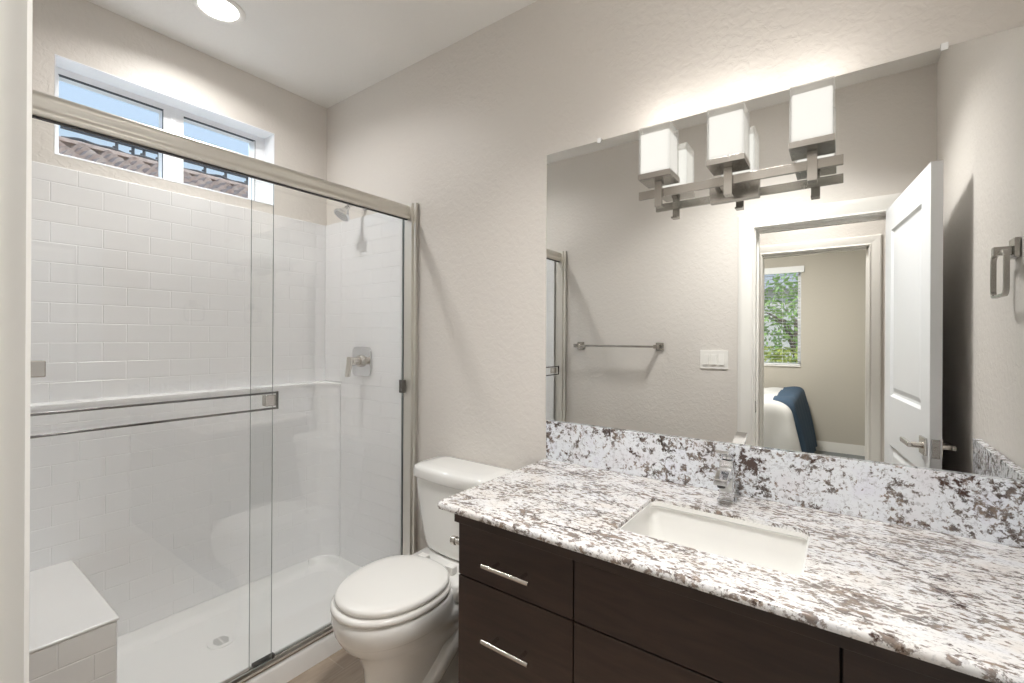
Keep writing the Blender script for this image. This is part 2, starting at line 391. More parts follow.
# coved upstand along the other three sides
pr = [(0, .0), (0, .098), (.058, .098), (.066, .092), (.075, .062), (.10, .047), (.16, .043), (.16, 0)]
loft(bm, [[(PX0 + x, YS + .001, z) for x, z in pr], [(PX0 + x, -.001, z) for x, z in pr]])
pr2 = [(0, .0), (0, .098), (.018, .098), (.026, .092), (.035, .062), (.06, .047), (.10, .043), (.10, 0)]
loft(bm, [[(PX0, -.001 - y, z) for y, z in pr2], [(PX1 - .09, -.001 - y, z) for y, z in pr2]])
loft(bm, [[(PX0, YS + .001 + y, z) for y, z in pr2], [(PX1 - .09, YS + .001 + y, z) for y, z in pr2]])
def _cp(o_, z):
    r = .115; c = (-2.455 + o_ + r, -.020 - o_ - r); q = [(PX0 + .001, c[1])] + [(c[0] + r * math.cos(math.radians(180 - 90 * i / 8)), c[1] + r * math.sin(math.radians(180 - 90 * i / 8))) for i in range(9)] + [(c[0], -.002), (PX0 + .001, -.002)]
    return [(x, y, z) for x, y in q]
loft(bm, [_cp(.06, .044), _cp(.03, .052), _cp(.014, .066), _cp(.010, .092), _cp(.004, .0975)])
obj('base', bm, m_pan, pan, smooth=True, angle=50)
DRX, DRY = -2.165, -.705
bm = BM(); cyl(bm, (DRX, DRY, .044), (DRX, DRY, .049), .052, .050, 40)
dr = obj('drain_cover', bm, [m_pan], pan, .001)
bm = BM()
for i in range(-2, 3):
    hl = .032 - abs(i) * .005
    for s in (-1, 1):
        o_ = .0 if i % 2 else .0
        box(bm, (DRX + i * .0125 - .0022, DRY + (s * hl * .52) - hl * .42, .0488), (DRX + i * .0125 + .0022, DRY + (s * hl * .52) + hl * .42, .0494))
obj('drain_slots', bm, m_blackgap, dr)

sur = thing('shower_surround', 'white moulded tile-pattern shower surround with ledge and corner bench', 'shower wall', (-2.5, -.76, .1))
ST = 2.028
bm = BM(); box(bm, (PX0, YS + .002, 1.0), (-2.500, -.002, ST)); obj('upper_back_panel', bm, m_tx, sur, .004)
# lower back section, thicker, with rounded corner column and ledge
def corner_poly(off=0):
    pts = [(PX0, YS + .002), (-2.455 + off, YS + .002)]
    r = .115
    cx, cyy = -2.455 + off + r, -.020 - off - r
    for i in range(9):
        t = math.radians(180 - 90 * i / 8); pts.append((cx + r * math.cos(t), cyy + r * math.sin(t)))
    pts += [(cx + .001, -.002), (PX0, -.002)]
    return pts
bm = BM(); loft(bm, [[(x, y, .0985) for x, y in corner_poly()], [(x, y, 1.080) for x, y in corner_poly()]])
obj('lower_back_panel', bm, m_tx, sur, smooth=True)
bm = BM(); P0 = corner_poly(.004); P1 = corner_poly(-.012)
loft(bm, [[(x, y, 1.0805) for x, y in P0], [(x, y, 1.096) for x, y in P0], [(x, y, 1.102) for x, y in P1]])
obj('ledge', bm, m_acry, sur, smooth=True, angle=60)
bm = BM(); box(bm, (-2.3375, -.019, .0985), (-1.812, -.002, ST)); box(bm, (-2.499, -.019, 1.103), (-2.3375, -.002, ST)); obj('right_side_panel', bm, m_ty, sur, .003)
bm = BM(); box(bm, (-2.454, YS + .002, .0985), (-1.812, YS + .019, ST)); obj('left_side_panel', bm, m_ty, sur, .003)
# cove strips in the upper corners
BZ, BX, BY = .480, -1.838, -1.128
bm = BM(); fs = box(bm, (-2.454, YS + .020, .0985), (BX, BY, BZ - .012)); fs[3].material_index = 1; be = obj('bench', bm, [m_ty, m_tx], sur, .006)
bm = BM(); box(bm, (-2.454, YS + .020, BZ - .012), (BX + .004, BY + .004, BZ)); obj('bench_seat', bm, m_acry, be, .006, seg=3)

enc = thing('shower_enclosure', 'sliding glass shower door in satin nickel frame on white threshold', 'shower door', (-1.79, -.76, .094))
GY0, GY1 = YS + .002, -.002
def yz_extrude(prof, y0, y1, name, mat, par, **k):
    bm = BM(); loft(bm, [[(x, y0, z) for x, z in prof], [(x, y1, z) for x, z in prof]]); return obj(name, bm, mat, par, **k)
# header, softly ridged front profile
hp = [(-1.752, 1.952), (-1.748, 1.958), (-1.7475, 1.966), (-1.751, 1.974), (-1.753, 1.980), (-1.751, 1.986), (-1.7475, 1.994), (-1.747, 2.004), (-1.750, 2.014), (-1.757, 2.020), (-1.764, 2.022), (-1.768, 2.016), (-1.770, 2.0), (-1.770, 1.952)]
yz_extrude(hp, GY0 + .02, GY1 - .02, 'header_rail', m_rail, enc, smooth=True, angle=50)
bm = BM(); box(bm, (-1.766, GY0 + .03, 1.9465), (-1.7555, GY1 - .03, 1.9515)); obj('header_seal', bm, m_dark, enc, label='dark strip under the header')
tp = [(-1.768, .0945), (-1.766, .102), (-1.772, .106), (-1.776, .116), (-1.783, .118), (-1.786, .106), (-1.792, .106), (-1.795, .112), (-1.800, .112), (-1.803, .106), (-1.818, .106), (-1.823, .100), (-1.823, .0945)]
yz_extrude(tp, GY0 + .02, GY1 - .02, 'bottom_track', m_nick, enc, smooth=True, angle=30)
for y0, y1, s in ((-.020, -.002, -1), (GY0, GY0 + .018, 1)):
    bm = BM()
    yi = y0 if s < 0 else y1; yo = y1 if s < 0 else y0
    prf = [(-1.712, yo), (-1.712, yi), (-1.722, yi), (-1.724, yi - s * .004), (-1.732, yi - s * .004), (-1.735, yi + s * .006), (-1.765, yi + s * .006), (-1.768, yi + s * .007), (-1.786, yi + s * .007), (-1.786, yo)]
    loft(bm, [[(x, y, .0945) for x, y in prf], [(x, y, 2.030) for x, y in prf]])
    obj('wall_jamb', bm, m_rail, enc, smooth=True, angle=25)
def glass_panel(x, y0, y1, z0, z1):
    bm = BM(); fs = box(bm, (x - .003, y0, z0), (x + .003, y1, z1))
    for i in (0, 1, 2, 4): fs[i].material_index = 1
    return obj('glass_panel', bm, [m_glass, m_gedge], enc)
gp1 = glass_panel(-1.776, GY0 + .022, -.683, .118, 1.96)
gp2 = glass_panel(-1.800, -.753, -.024, .113, 1.96)
gp1['label'] = 'outer glass panel with double towel bar'; gp2['label'] = 'inner glass panel'
bbox_obj('edge_gasket', (-1.8055, -.0238, .113), (-1.7945, -.0205, 1.96), m_dark, gp2)
# towel bar on the outer panel
bm = BM()
for z in (1.151, 1.092): box(bm, (-1.740, -1.44, z - .0035), (-1.732, -.683, z + .0035))
for y in (-1.445, -.688): box(bm, (-1.7405, y, 1.0880), (-1.7315, y + .006, 1.1550))
tb = obj('towel_bar', bm, m_polish, gp1, .001)
for y in (-1.42, -.724):
    bm = BM(); box(bm, (-1.7725, y, 1.100), (-1.740, y + .036, 1.142)); obj('standoff', bm, m_steel, tb, .0015)
bm = BM(); box(bm, (-1.8, -.745, .1185), (-1.782, -.665, .128)); obj('door_guide', bm, m_dark, enc, .001)
bm = BM(); box(bm, (-1.795, -.050, 1.085), (-1.770, -.018, 1.150)); obj('bumper', bm, m_polish, enc, .002)

sh = thing('shower_fixture', 'chrome shower head on bent arm near the top of tile surround', 'shower head', (-2.14, 0, 2.09))
bm = BM(); cyl(bm, (-2.14, -.0005, 2.09), (-2.14, -.010, 2.09), .030, .026, 28); obj('flange', bm, m_chrome, sh, .002)
bm = BM(); tube(bm, [(-2.14, -.010, 2.09), (-2.14, -.05, 2.09), (-2.14, -.085, 2.080), (-2.14, -.11, 2.058)], .010, 14); obj('arm', bm, m_chrome, sh, smooth=True)
bm = BM(); p = Vector((-2.14, -.112, 2.055)); d = Vector((-.1, -.52, -.80)).normalized()
for a, b, r0, r1 in ((0, .018, .013, .016), (.018, .050, .017, .040), (.050, .064, .043, .043)): cyl(bm, p + d * a, p + d * b, r0, r1, 30)
hd = obj('spray_head', bm, m_chrome, sh, .0015)
bm = BM(); q = p + d * .0645; u = d.orthogonal().normalized(); v_ = d.cross(u)
for rr, k in ((.010, 6), (.021, 12), (.032, 18)):
    for i in range(k):
        c = q + (u * math.cos(2 * PI * i / k) + v_ * math.sin(2 * PI * i / k)) * rr; cyl(bm, c, c + d * .002, .0018, .0012, 6)
obj('nozzles', bm, m_dark, hd)
sv = thing('shower_valve', 'chrome shower valve with square plate and lever on tiled side wall', 'shower valve', (-2.136, -.019, 1.225))
bm = BM(); pr = rrect(-2.218, -2.054, 1.149, 1.309, .028)
loft(bm, [[(x, -.0195, z) for x, z in pr], [(x, -.027, z) for x, z in pr]]); obj('escutcheon', bm, m_chrome, sv, .003)
bm = BM(); cyl(bm, (-2.136, -.027, 1.232), (-2.136, -.045, 1.232), .034, .031, 30); cyl(bm, (-2.136, -.045, 1.232), (-2.136, -.090, 1.232), .022, .021, 26); obj('hub', bm, m_steel, sv, .002)
bm = BM()
loft(bm, [[(-2.136 + sx_ * w_, -.090 - dy + yy, z) for sx_, yy in ((-1, 0), (1, 0), (1, -.014), (-1, -.014))] for w_, dy, z in ((.020, 0, 1.256), (.020, .002, 1.22), (.017, .010, 1.18), (.014, .014, 1.150))])
obj('lever', bm, m_steel, sv, .003)

# ------------------------------------------------------------------ ceiling lights
def can_light(x, y, label, group=None):
    t = thing('recessed_light', label, 'ceiling light', (x, y, ZC), group)
    bm = BM(); rings = []
    for r, z in ((.098, ZC - .0005), (.098, ZC - .004), (.092, ZC - .008), (.080, ZC - .008), (.072, ZC - .003)):
        rings.append([(x + r * math.cos(2 * PI * i / 48), y + r * math.sin(2 * PI * i / 48), z) for i in range(48)])
    loft(bm, rings, cap0=False, cap1=False); obj('trim_ring', bm, m_ceil, t, smooth=True, angle=60)
    bm = BM(); cyl(bm, (x, y, ZC - .0032), (x, y, ZC - .0010), .072, .072, 48); obj('lens', bm, m_lens, t)
can_light(SH_CAN[0], SH_CAN[1], 'round white recessed ceiling light above the shower')

# ------------------------------------------------------------------ mirror
MX0, MX1, MZ0, MZ1 = -.960, XE - .004, 1.0350, 2.094
bm = BM(); fs = box(bm, (MX0, -.0065, MZ0), (MX1, -.0005, MZ1), 1); fs[2].material_index = 0
mir = obj('wall_mirror', bm, [m_mirror, m_gedge]); tag(mir, 'large frameless wall mirror above granite backsplash', 'mirror')
for x in (-.733, .203):
    bm = BM(); box(bm, (x - .007, -.0095, MZ1 - .008), (x + .007, -.0068, MZ1 + .010)); box(bm, (x - .007, -.0068, MZ1 + .001), (x + .007, -.0005, MZ1 + .010))
    obj('clip', bm, glass_mat('clip_plastic', (.8, .82, .82), .1) if False else m_acry, mir, .001)

# ------------------------------------------------------------------ vanity light
vl = thing('vanity_light', 'brushed nickel three-light bar fixture mounted over the mirror', 'vanity light', (-.275, -.007, 1.83))
bm = BM(); box(bm, (-.345, -.022, 1.792), (-.205, -.007, 1.850)); obj('backplate', bm, m_nick, vl, .002)
for x in (-.315, -.235):
    bm = BM(); cyl(bm, (x, -.022, 1.824), (x, -.086, 1.832), .007, .007, 14); obj('standoff', bm, m_nick, vl)
bm = BM(); box(bm, (-.548, -.097, 1.819), (.000, -.086, 1.845)); obj('bar', bm, m_nick, vl, .001)
for x in (-.480, -.275, -.068):
    bm = BM(); box(bm, (x - .0115, -.109, 1.786), (x + .0115, -.0975, 1.866)); box(bm, (x - .0115, -.0974, 1.786), (x + .0115, -.078, 1.792))
    box(bm, (x - .0115, -.0974, 1.858), (x + .0115, -.085, 1.866)); arm = obj('arm', bm, m_nick, vl, .0008)
    bm = BM(); box(bm, (x - .051, -.152, 1.8665), (x + .051, -.050, 1.884)); obj('shade_tray', bm, m_nick, vl, .001)
    y0, y1, z0, z1, t_ = -.150, -.052, 1.8845, 2.030, .004
    bm = BM(); o_ = rrect(x - .049, x + .049, y0, y1, .002, 1); i_ = rrect(x - .045, x + .045, y0 + t_, y1 - t_, .001, 1)
    loft(bm, [[(a, b, z0) for a, b in o_], [(a, b, z1) for a, b in o_], [(a, b, z1) for a, b in i_], [(a, b, z0) for a, b in i_]], cap0=False, cap1=False)
    shd = obj('glass_shade', bm, m_milk, vl)
    bm = BM(); box(bm, (x - .0445, y0 + .0045, z0 + .001), (x + .0445, y1 - .0045, z1 - .020)); obj('lit_diffuser', bm, m_shade, shd, .003)
for x in (-.480, -.275, -.068):
    point_lamp('vanity_bulb', (x, -.101, 2.035), LAMPS['vanity'], WARM, .07, rot=(PI, 0, 0))

# ------------------------------------------------------------------ vanity
VX0, VX1 = -.908, XE - .003
cab = thing('vanity_cabinet', 'espresso wood bathroom vanity cabinet with flat fronts', 'cabinet', (-.27, -.3, 0))
bm = BM()
box(bm, (VX0, -.553, .09), (VX0 + .018, -.003, .8615)); box(bm, (VX1 - .018, -.553, .09), (VX1, -.003, .8615)); box(bm, (VX0 + .018, -.553, .09), (VX1 - .018, -.003, .108))
box(bm, (VX0 + .018, -.553, .108), (-.44 - .11, -.54, .8615)); box(bm, (-.55, -.553, .108), (VX1 - .018, -.543, .8615)); box(bm, (VX0 + .05, -.49, 0), (VX1, -.475, .09))
box(bm, (VX0 + .0, -.49, 0), (VX0 + .018, -.003, .09))
obj('carcass', bm, m_espdk, cab, .001)
bm = BM(); box(bm, (VX0 - .005, -.585, .826), (VX1, -.5535, .8618)); obj('top_rail', bm, m_esp, cab, .0015)
def front(name, x0, x1, z0, z1):
    return bbox_obj(name, (x0, -.574, z0), (x1, -.5535, z1), m_esp, cab, .0018)
def pull(par, x0, x1, z):
    bm = BM(); cyl(bm, (x0, -.610, z), (x1, -.610, z), .0062, .0062, 18)
    h = obj('pull', bm, m_steel, par, .0008, label='steel bar pull')
    for x in (x0 + .030, x1 - .030):
        bm = BM(); cyl(bm, (x, -.5745, z), (x, -.6045, z), .0048, .0048, 14)
        obj('pull_post', bm, m_steel, h) if False else obj('pull_post', bm, m_steel, par)
f1 = front('drawer_front', VX0 + .003, -.5295, .674, .823); pull(f1, -.788, -.636, .744)
f2 = front('drawer_front', VX0 + .003, -.5295, .34, .670); pull(f2, -.788, -.636, .540)
f3 = front('drawer_front', VX0 + .003, -.5295, .095, .336); pull(f3, -.788, -.636, .225)
front('false_front', -.5260, -.0015, .674, .823)
front('drawer_front', -.5260, -.0015, .34, .670); front('drawer_front', -.5260, -.0015, .095, .336)
front('drawer_front', .0025, VX1 - .003, .674, .823); front('drawer_front', .0025, VX1 - .003, .34, .670); front('drawer_front', .0025, VX1 - .003, .095, .336)

# countertop with sink cut-out and eased front edge
TX0, TX1, TY0, TZ0, TZ1 = -.962, XE - .002, -.616, .8625, .8835
SX0, SX1, SY0, SY1 = -.462, -.062, -.477, -.203
bm = BM()
hole = rrect(SX0, SX1, SY0, SY1, .022, 5)
r = .013
ez = [(0, TZ0), (.0, TZ0 + .0)]
# outer outline follows the same number of points as the hole so the two can be bridged
def outer_pts(inset):
    x0, x1, y0, y1 = TX0 + inset, TX1, TY0 + inset, -.0015
    out = []
    for (cx, cyy, rr) in ((x1, y1, 0), (x0, y1, 0), (x0, y0, .02), (x1, y0, 0)):
        pass
    n = 5
    segs = [((x1, y1), 0), ((x0, y1), 0), ((x0 + .02, y0 + .02), 180), ((x1, y0), 0)]
    for k, (c, a) in enumerate(segs):
        for i in range(n + 1):
            if k == 2:
                t = math.radians(180 + 90 * i / n); out.append((c[0] + .02 * math.cos(t), c[1] + .02 * math.sin(t)))
            else:
                # spread along edges a little to avoid duplicates
                e = .0004 * i
                if k == 0: out.append((c[0] - e, c[1]))
                elif k == 1: out.append((c[0], c[1] - e))
                else: out.append((c[0], c[1] + e))
    return out
prof = [(.006, TZ0), (.0015, TZ0 + .002), (0, TZ0 + .006), (0, TZ1 - .008), (.002, TZ1 - .0035), (.006, TZ1 - .0006), (.010, TZ1)]
rings = [[(x, y, TZ0) for x, y in hole]] + [[(x, y, z) for x, y in outer_pts(i_)] for i_, z in prof] + [[(x, y, TZ1) for x, y in hole], [(x, y, TZ0) for x, y in hole]]
loft(bm, rings, cap0=False, cap1=False); bmesh.ops.remove_doubles(bm, verts=bm.verts, dist=.00001)
tag(obj('countertop', bm, m_gran, smooth=True, angle=40), 'speckled white, grey and brown granite countertop on dark vanity', 'countertop')
tag(bbox_obj('backsplash', (-.949, -.021, TZ1 + .0003), (TX1 - .0215, -.0005, 1.0345), m_gran2, None, .0012), 'long speckled granite backsplash beneath the mirror', 'backsplash')
tag(bbox_obj('side_splash', (TX1 - .020, -.590, TZ1 + .0003), (TX1, -.0005, 1.0345), m_gran2, None, .0012), 'short granite side splash on right wall, seen in mirror', 'backsplash')
# basin
snk = thing('sink', 'white rectangular undermount sink set in granite countertop', 'sink', (-.265, -.34, .72))
bm = BM(); g = .006
rings = []
for off, z, rr in ((-.0011, TZ1 - .0090, .0215), (-.0011, TZ0 - .0003, .0215), (.022, TZ0 - .0005, .03), (.022, TZ0 - .010, .03), (.012, .81, .03), (-.01, .735, .04), (-.03, .72, .05)):
    rings.append([(x, y, z) for x, y in rrect(SX0 - off, SX1 + off, SY0 - off, SY1 + off, rr, 5)])
inner = []
for off, z, rr in ((-.03, .735, .05), (-.012, .741, .045), (-.002, .758, .04), (.001, .81, .028), (.003, TZ0 - .004, .024), (-.0045, TZ0 + .002, .022), (-.0045, TZ1 - .0085, .022), (-.0012, TZ1 - .0085, .0215)):
    inner.append([(x, y, z) for x, y in rrect(SX0 - off, SX1 + off, SY0 - off, SY1 + off, rr, 5)])
loft(bm, rings[::-1] + inner[::-1], cap0=True, cap1=True)
obj('basin', bm, m_porc, snk, smooth=True, angle=50)
bm = BM(); cyl(bm, (-.264, -.34, .7355), (-.264, -.34, .7375), .030, .028, 28); obj('drain', bm, m_chrome, snk, .0008)
# faucet
fc = thing('faucet', 'chrome single-handle faucet standing behind the sink', 'faucet', (-.272, -.085, TZ1))
FX, FY = -.275, -.092
bm = BM(); prism(bm, rrect(FX - .025, FX + .025, FY - .025, FY + .025, .006), TZ1 + .0002, TZ1 + .006); prism(bm, rrect(FX - .019, FX + .019, FY - .020, FY + .020, .004), TZ1 + .006, 1.006); obj('body', bm, m_chrome, fc, .0015)
bm = BM()
loft(bm, [[(FX + a * .018, y, z + b) for a, b in ((-1, 0), (1, 0), (1, h), (-1, h))] for y, z, h in ((FY - .0205, .955, .030), (FY - .055, .956, .024), (FY - .095, .950, .018))])
sp = obj('spout', bm, m_chrome, fc, .0025)
bm = BM(); cyl(bm, (FX, FY - .082, .9515), (FX, FY - .082, .943), .0115, .0105, 20); obj('aerator', bm, m_dark, sp)
bm = BM(); cyl(bm, (FX, FY, 1.0065), (FX, FY, 1.016), .015, .015, 20)
loft(bm, [[(FX + a * w_, y, z + b) for a, b in ((-1, 0), (1, 0), (1, .010), (-1, .010))] for w_, y, z in ((.019, FY + .022, 1.012), (.019, FY - .02, 1.016), (.0175, FY - .075, 1.036))])
obj('lever', bm, m_chrome, fc, .002)

# toilet paper holder on the cabinet side
tph = thing('toilet_paper_holder', 'empty satin metal paper holder sticking out from vanity side', 'paper holder', (VX0, -.50, .725))
bm = BM(); box(bm, (VX0 - .009, -.526, .700), (VX0 - .0005, -.474, .752)); obj('mount_plate', bm, m_steel, tph, .0015)
bm = BM(); tube(bm, [(VX0 - .009, -.50, .7205), (VX0 - .074, -.50, .7205)], .0105, 18); obj('arm', bm, m_steel, tph, smooth=True)
bm = BM(); cyl(bm, (VX0 - .074, -.50, .7205), (VX0 - .092, -.50, .7205), .0135, .0135, 22); obj('end_cap', bm, m_steel, tph, .002)

# ------------------------------------------------------------------ toilet
TXC = -1.300
toi = thing('toilet', 'white two-piece toilet with closed lid between shower and vanity', 'toilet', (TXC, -.38, 0))
def egg(hw, yf, yb, z, n=48, sq=2.0, back=.0):
    """egg outline, long rounded front at yf, blunter back at yb"""
    out = []; yc = yb + (yf - yb) * .46; lf = yc - yf; lb = yb - yc
    for i in range(n):
        t = 2 * PI * i / n; s, c = math.sin(t), math.cos(t)
        x = hw * (abs(s) ** (2 / sq)) * (1 if s >= 0 else -1)
        y = yc - c * lf * 1.0 if c > 0 else yc - (-(abs(c) ** (2 / (sq + back)))) * lb
        if c <= 0: y = yc + (abs(c) ** (2 / (2 + back))) * lb
        out.append((TXC + x, y, z))
    return out
bm = BM()
secs = [(.122, -.615, -.09, 0), (.121, -.612, -.09, .012), (.110, -.600, -.10, .035), (.105, -.594, -.11, .10), (.105, -.594, -.12, .17), (.112, -.598, -.13, .225), (.130, -.614, -.14, .268),
        (.150, -.642, -.16, .305), (.166, -.674, -.19, .335), (.1735, -.687, -.22, .358), (.1755, -.690, -.24, .364), (.180, -.694, -.26, .372), (.184, -.702, -.27, .41), (.183, -.701, -.27, .434), (.177, -.694, -.275, .440)]
loft(bm, [egg(h, f, b_, z, sq=2.15, back=.5) for h, f, b_, z in secs])
# deck under the tank
dk = [(.09, -.30, -.06, .17), (.10, -.31, -.045, .28), (.135, -.33, -.035, .36), (.165, -.335, -.03, .415), (.168, -.335, -.03, .442), (.162, -.33, -.035, .448)]
loft(bm, [[(TXC + a - (0), b_, z) for a, b_ in rrect(-h, h, f, b2, .035, 4)] for h, f, b2, z in dk])
# trapway bulges on both flanks
for s in (-1, 1):
    tube(bm, [(TXC + s * .062, -.46, .10), (TXC + s * .082, -.38, .13), (TXC + s * .088, -.31, .20), (TXC + s * .084, -.24, .24), (TXC + s * .082, -.17, .19), (TXC + s * .080, -.13, .10), (TXC + s * .080, -.12, .01)],
         [.03, .045, .052, .052, .050, .046, .046], 16)
    prism(bm, rrect(TXC + s * .085 - .045, TXC + s * .085 + .045, -.33, -.10, .03), 0, .022)
obj('bowl', bm, m_porc, toi, smooth=True, angle=60)
for s in (-1, 1):
    bm = BM(); loft(bm, [[(TXC + s * .108 + r_ * math.cos(2 * PI * i / 20), -.285 + r_ * math.sin(2 * PI * i / 20), z) for i in range(20)] for r_, z in ((.016, .0222), (.016, .032), (.012, .040), (.005, .043))])
    obj('bolt_cap', bm, m_seat, toi, smooth=True)
bm = BM()
o1 = [egg(h, f, -.285, z, sq=2.15, back=.6) for h, f, z in ((.178, -.697, .4425), (.184, -.704, .447), (.184, -.704, .459), (.179, -.698, .4645))]
loft(bm, o1); obj('seat', bm, m_seat, toi, smooth=True, angle=60)
bm = BM()
o1 = [egg(h, f, b_, z, sq=2.15, back=.6) for h, f, b_, z in ((.170, -.682, -.296, .4685), (.1765, -.688, -.291, .4715), (.178, -.690, -.290, .480), (.176, -.688, -.292, .487), (.168, -.680, -.300, .491), (.14, -.65, -.33, .4935), (.07, -.58, -.40, .495))]
loft(bm, o1); obj('lid', bm, m_seat, toi, smooth=True, angle=60)
for s in (-1, 1):
    bm = BM(); box(bm, (TXC + s * .075 - .022, -.285, .4485), (TXC + s * .075 + .022, -.255, .480)); obj('hinge', bm, m_seat, toi, .005, seg=3)
def tank_ring(hw, yf, yb, z, bow=.018, r_=.03):
    pts = rrect(-hw, hw, yf, yb, r_, 6); out = []
    # subdivide the front edge for a bow
    for (x, y) in pts:
        out.append((x, y))
    fr = []
    n = len(out)
    full = []
    for i in range(n):
        a = out[i]; b_ = out[(i + 1) % n]; full.append(a)
        if abs(a[1] - b_[1]) < 1e-6 and abs(a[0] - b_[0]) > hw:   # long edges
            for k in range(1, 10): full.append((a[0] + (b_[0] - a[0]) * k / 10, a[1]))
    return [(TXC + x, y - (bow * max(0, math.cos(x / hw * PI / 2)) if y < (yf + yb) / 2 else 0), z) for x, y in full]
bm = BM()
loft(bm, [tank_ring(h, f, -.022, z) for h, f, z in ((.150, -.168, .4505), (.163, -.180, .4605), (.173, -.187, .50), (.195, -.195, .61), (.210, -.200, .72), (.213, -.201, .757))])
obj('tank', bm, m_porc, toi, smooth=True, angle=60)
bm = BM()
loft(bm, [tank_ring(h, f, b_, z, .02, .04) for h, f, b_, z in ((.213, -.203, -.018, .7575), (.221, -.211, -.012, .762), (.223, -.214, -.010, .770), (.223, -.214, -.010, .795), (.219, -.210, -.014, .808), (.207, -.198, -.025, .814), (.16, -.16, -.05, .817))])
obj('tank_lid', bm, m_porc, toi, smooth=True, angle=60)
bm = BM(); cyl(bm, (TXC + .15, -.222, .69), (TXC + .15, -.232, .69), .016, .014, 20); box(bm, (TXC + .07, -.240, .682), (TXC + .158, -.232, .696)); obj('flush_lever', bm, m_chrome, toi, .002)

# ------------------------------------------------------------------ south and east wall fittings (seen in the mirror)
tb = thing('towel_bar', 'square brushed nickel towel bar on wall opposite the mirror', 'towel bar', (-1.29, YS, 1.308))
TBZ = 1.310
for x in (-1.585, -.995):
    bm = BM(); box(bm, (x - .026, YS + .0005, TBZ - .026), (x + .026, YS + .012, TBZ + .026)); pl_ = obj('mount_plate', bm, m_nick, tb, .001)
    bm = BM(); box(bm, (x - .0115, YS + .0122, TBZ - .0125), (x + .0115, YS + .104, TBZ + .0125)); obj('post', bm, m_nick, tb, .0015)
bm = BM(); box(bm, (-1.5733, YS + .078, TBZ - .007), (-1.0067, YS + .092, TBZ + .007)); obj('bar', bm, m_nick, tb, .001)
ls = thing('light_switch', 'white three-gang rocker light switch plate beside door frame', 'light switch', (-.655, YS, 1.235))
bm = BM(); prism_dir(bm, rrect(-.738, -.572, 1.176, 1.292, .006), lambda p: (p[0], YS + .0005, p[1]), lambda p: (p[0], YS + .006, p[1])); obj('switch_plate', bm, m_switch, ls, .0015)
for i in range(3):
    x = -.701 + i * .046
    bm = BM(); loft(bm, [[(x - .0165, YS + .0062, 1.201), (x + .0165, YS + .0062, 1.201), (x + .0165, YS + .0062, 1.267), (x - .0165, YS + .0062, 1.267)],
                         [(x - .0165, YS + .012, 1.201), (x + .0165, YS + .012, 1.201), (x + .0165, YS + .0075, 1.267), (x - .0165, YS + .0075, 1.267)]])
    obj('rocker', bm, m_trim, ls, .0008)
RYC = -.215
tr = thing('towel_ring', 'brushed nickel rounded-square towel ring on right wall, seen in mirror', 'towel ring', (XE, -.11, 1.61))
bm = BM(); box(bm, (XE - .012, RYC - .026, 1.580), (XE - .0005, RYC + .026, 1.632)); obj('mount_plate', bm, m_nick, tr, .001)
bm = BM(); box(bm, (XE - .048, RYC - .012, 1.590), (XE - .0122, RYC + .012, 1.612)); obj('post', bm, m_nick, tr, .0015)
bm = BM()
ro = rrect(RYC - .067, RYC + .067, 1.477, 1.600, .024, 6); ri = rrect(RYC - .059, RYC + .059, 1.485, 1.592, .017, 6)
xa, xb = XE - .040, XE - .028
loft(bm, [[(xa, y, z) for y, z in ro], [(xb, y, z) for y, z in ro], [(xb, y, z) for y, z in ri], [(xa, y, z) for y, z in ri], [(xa, y, z) for y, z in ro]], cap0=False, cap1=False)
bmesh.ops.remove_doubles(bm, verts=bm.verts, dist=.00001)
obj('ring', bm, m_nick, tr, .0015)

# ------------------------------------------------------------------ bathroom door, open
hx, hy = .178, -1.492; ex, ey = .265, -.752
dv = Vector((ex - hx, ey - hy, 0)); W = dv.length; dv.normalize(); nv = Vector((dv.y, -dv.x, 0))   # nv points to +x side
ang = math.atan2(dv.y, dv.x)
def door_leaf():
    """local: s along the leaf, t through thickness (0 = inner face), z"""
    bm = BM(); T = .035
    panels = [(.115, W - .115, 1.085, 1.905), (.115, W - .115, .22, .845)]
    for side in (0, 1):
        t0 = 0 if side == 0 else T; sg = 1 if side == 0 else -1
        ss = sorted({0, W, .115, W - .115}); zs = sorted({.008, 2.03} | {p[2] for p in panels} | {p[3] for p in panels})
        for i in range(len(ss) - 1):
            for k in range(len(zs) - 1):
                a, b_, c, d_ = ss[i], ss[i + 1], zs[k], zs[k + 1]
                isp = any(abs(a - p[0]) < 1e-6 and abs(c - p[2]) < 1e-6 for p in panels)
                if not isp:
                    bm.faces.new([bm.verts.new((x, t0, z)) for x, z in ((a, c), (b_, c), (b_, d_), (a, d_))])
                else:
                    steps = [(0, 0), (.012, .010), (.022, .011), (.045, .004)]
                    rings = [[(a + o, t0 + sg * dd, c + o), (b_ - o, t0 + sg * dd, c + o), (b_ - o, t0 + sg * dd, d_ - o), (a + o, t0 + sg * dd, d_ - o)] for o, dd in steps]
                    loft(bm, rings, cap0=False, cap1=True)
    for (a, b_) in (((0, 0), (0, T)), ((W, 0), (W, T))):
        bm.faces.new([bm.verts.new(p) for p in ((a[0], a[1], .008), (b_[0], b_[1], .008), (b_[0], b_[1], 2.03), (a[0], a[1], 2.03))])
    for z in (.008, 2.03):
        bm.faces.new([bm.verts.new(p) for p in ((0, 0, z), (W, 0, z), (W, T, z), (0, T, z))])
    bmesh.ops.remove_doubles(bm, verts=bm.verts, dist=.00001)
    return bm
DM = Matrix(((dv.x, nv.x, 0, hx), (dv.y, nv.y, 0, hy), (0, 0, 1, 0), (0, 0, 0, 1)))
def dl(bm): bmesh.ops.transform(bm, matrix=DM, verts=bm.verts); return bm
dleaf = struct('door_1', dl(door_leaf()), m_door)
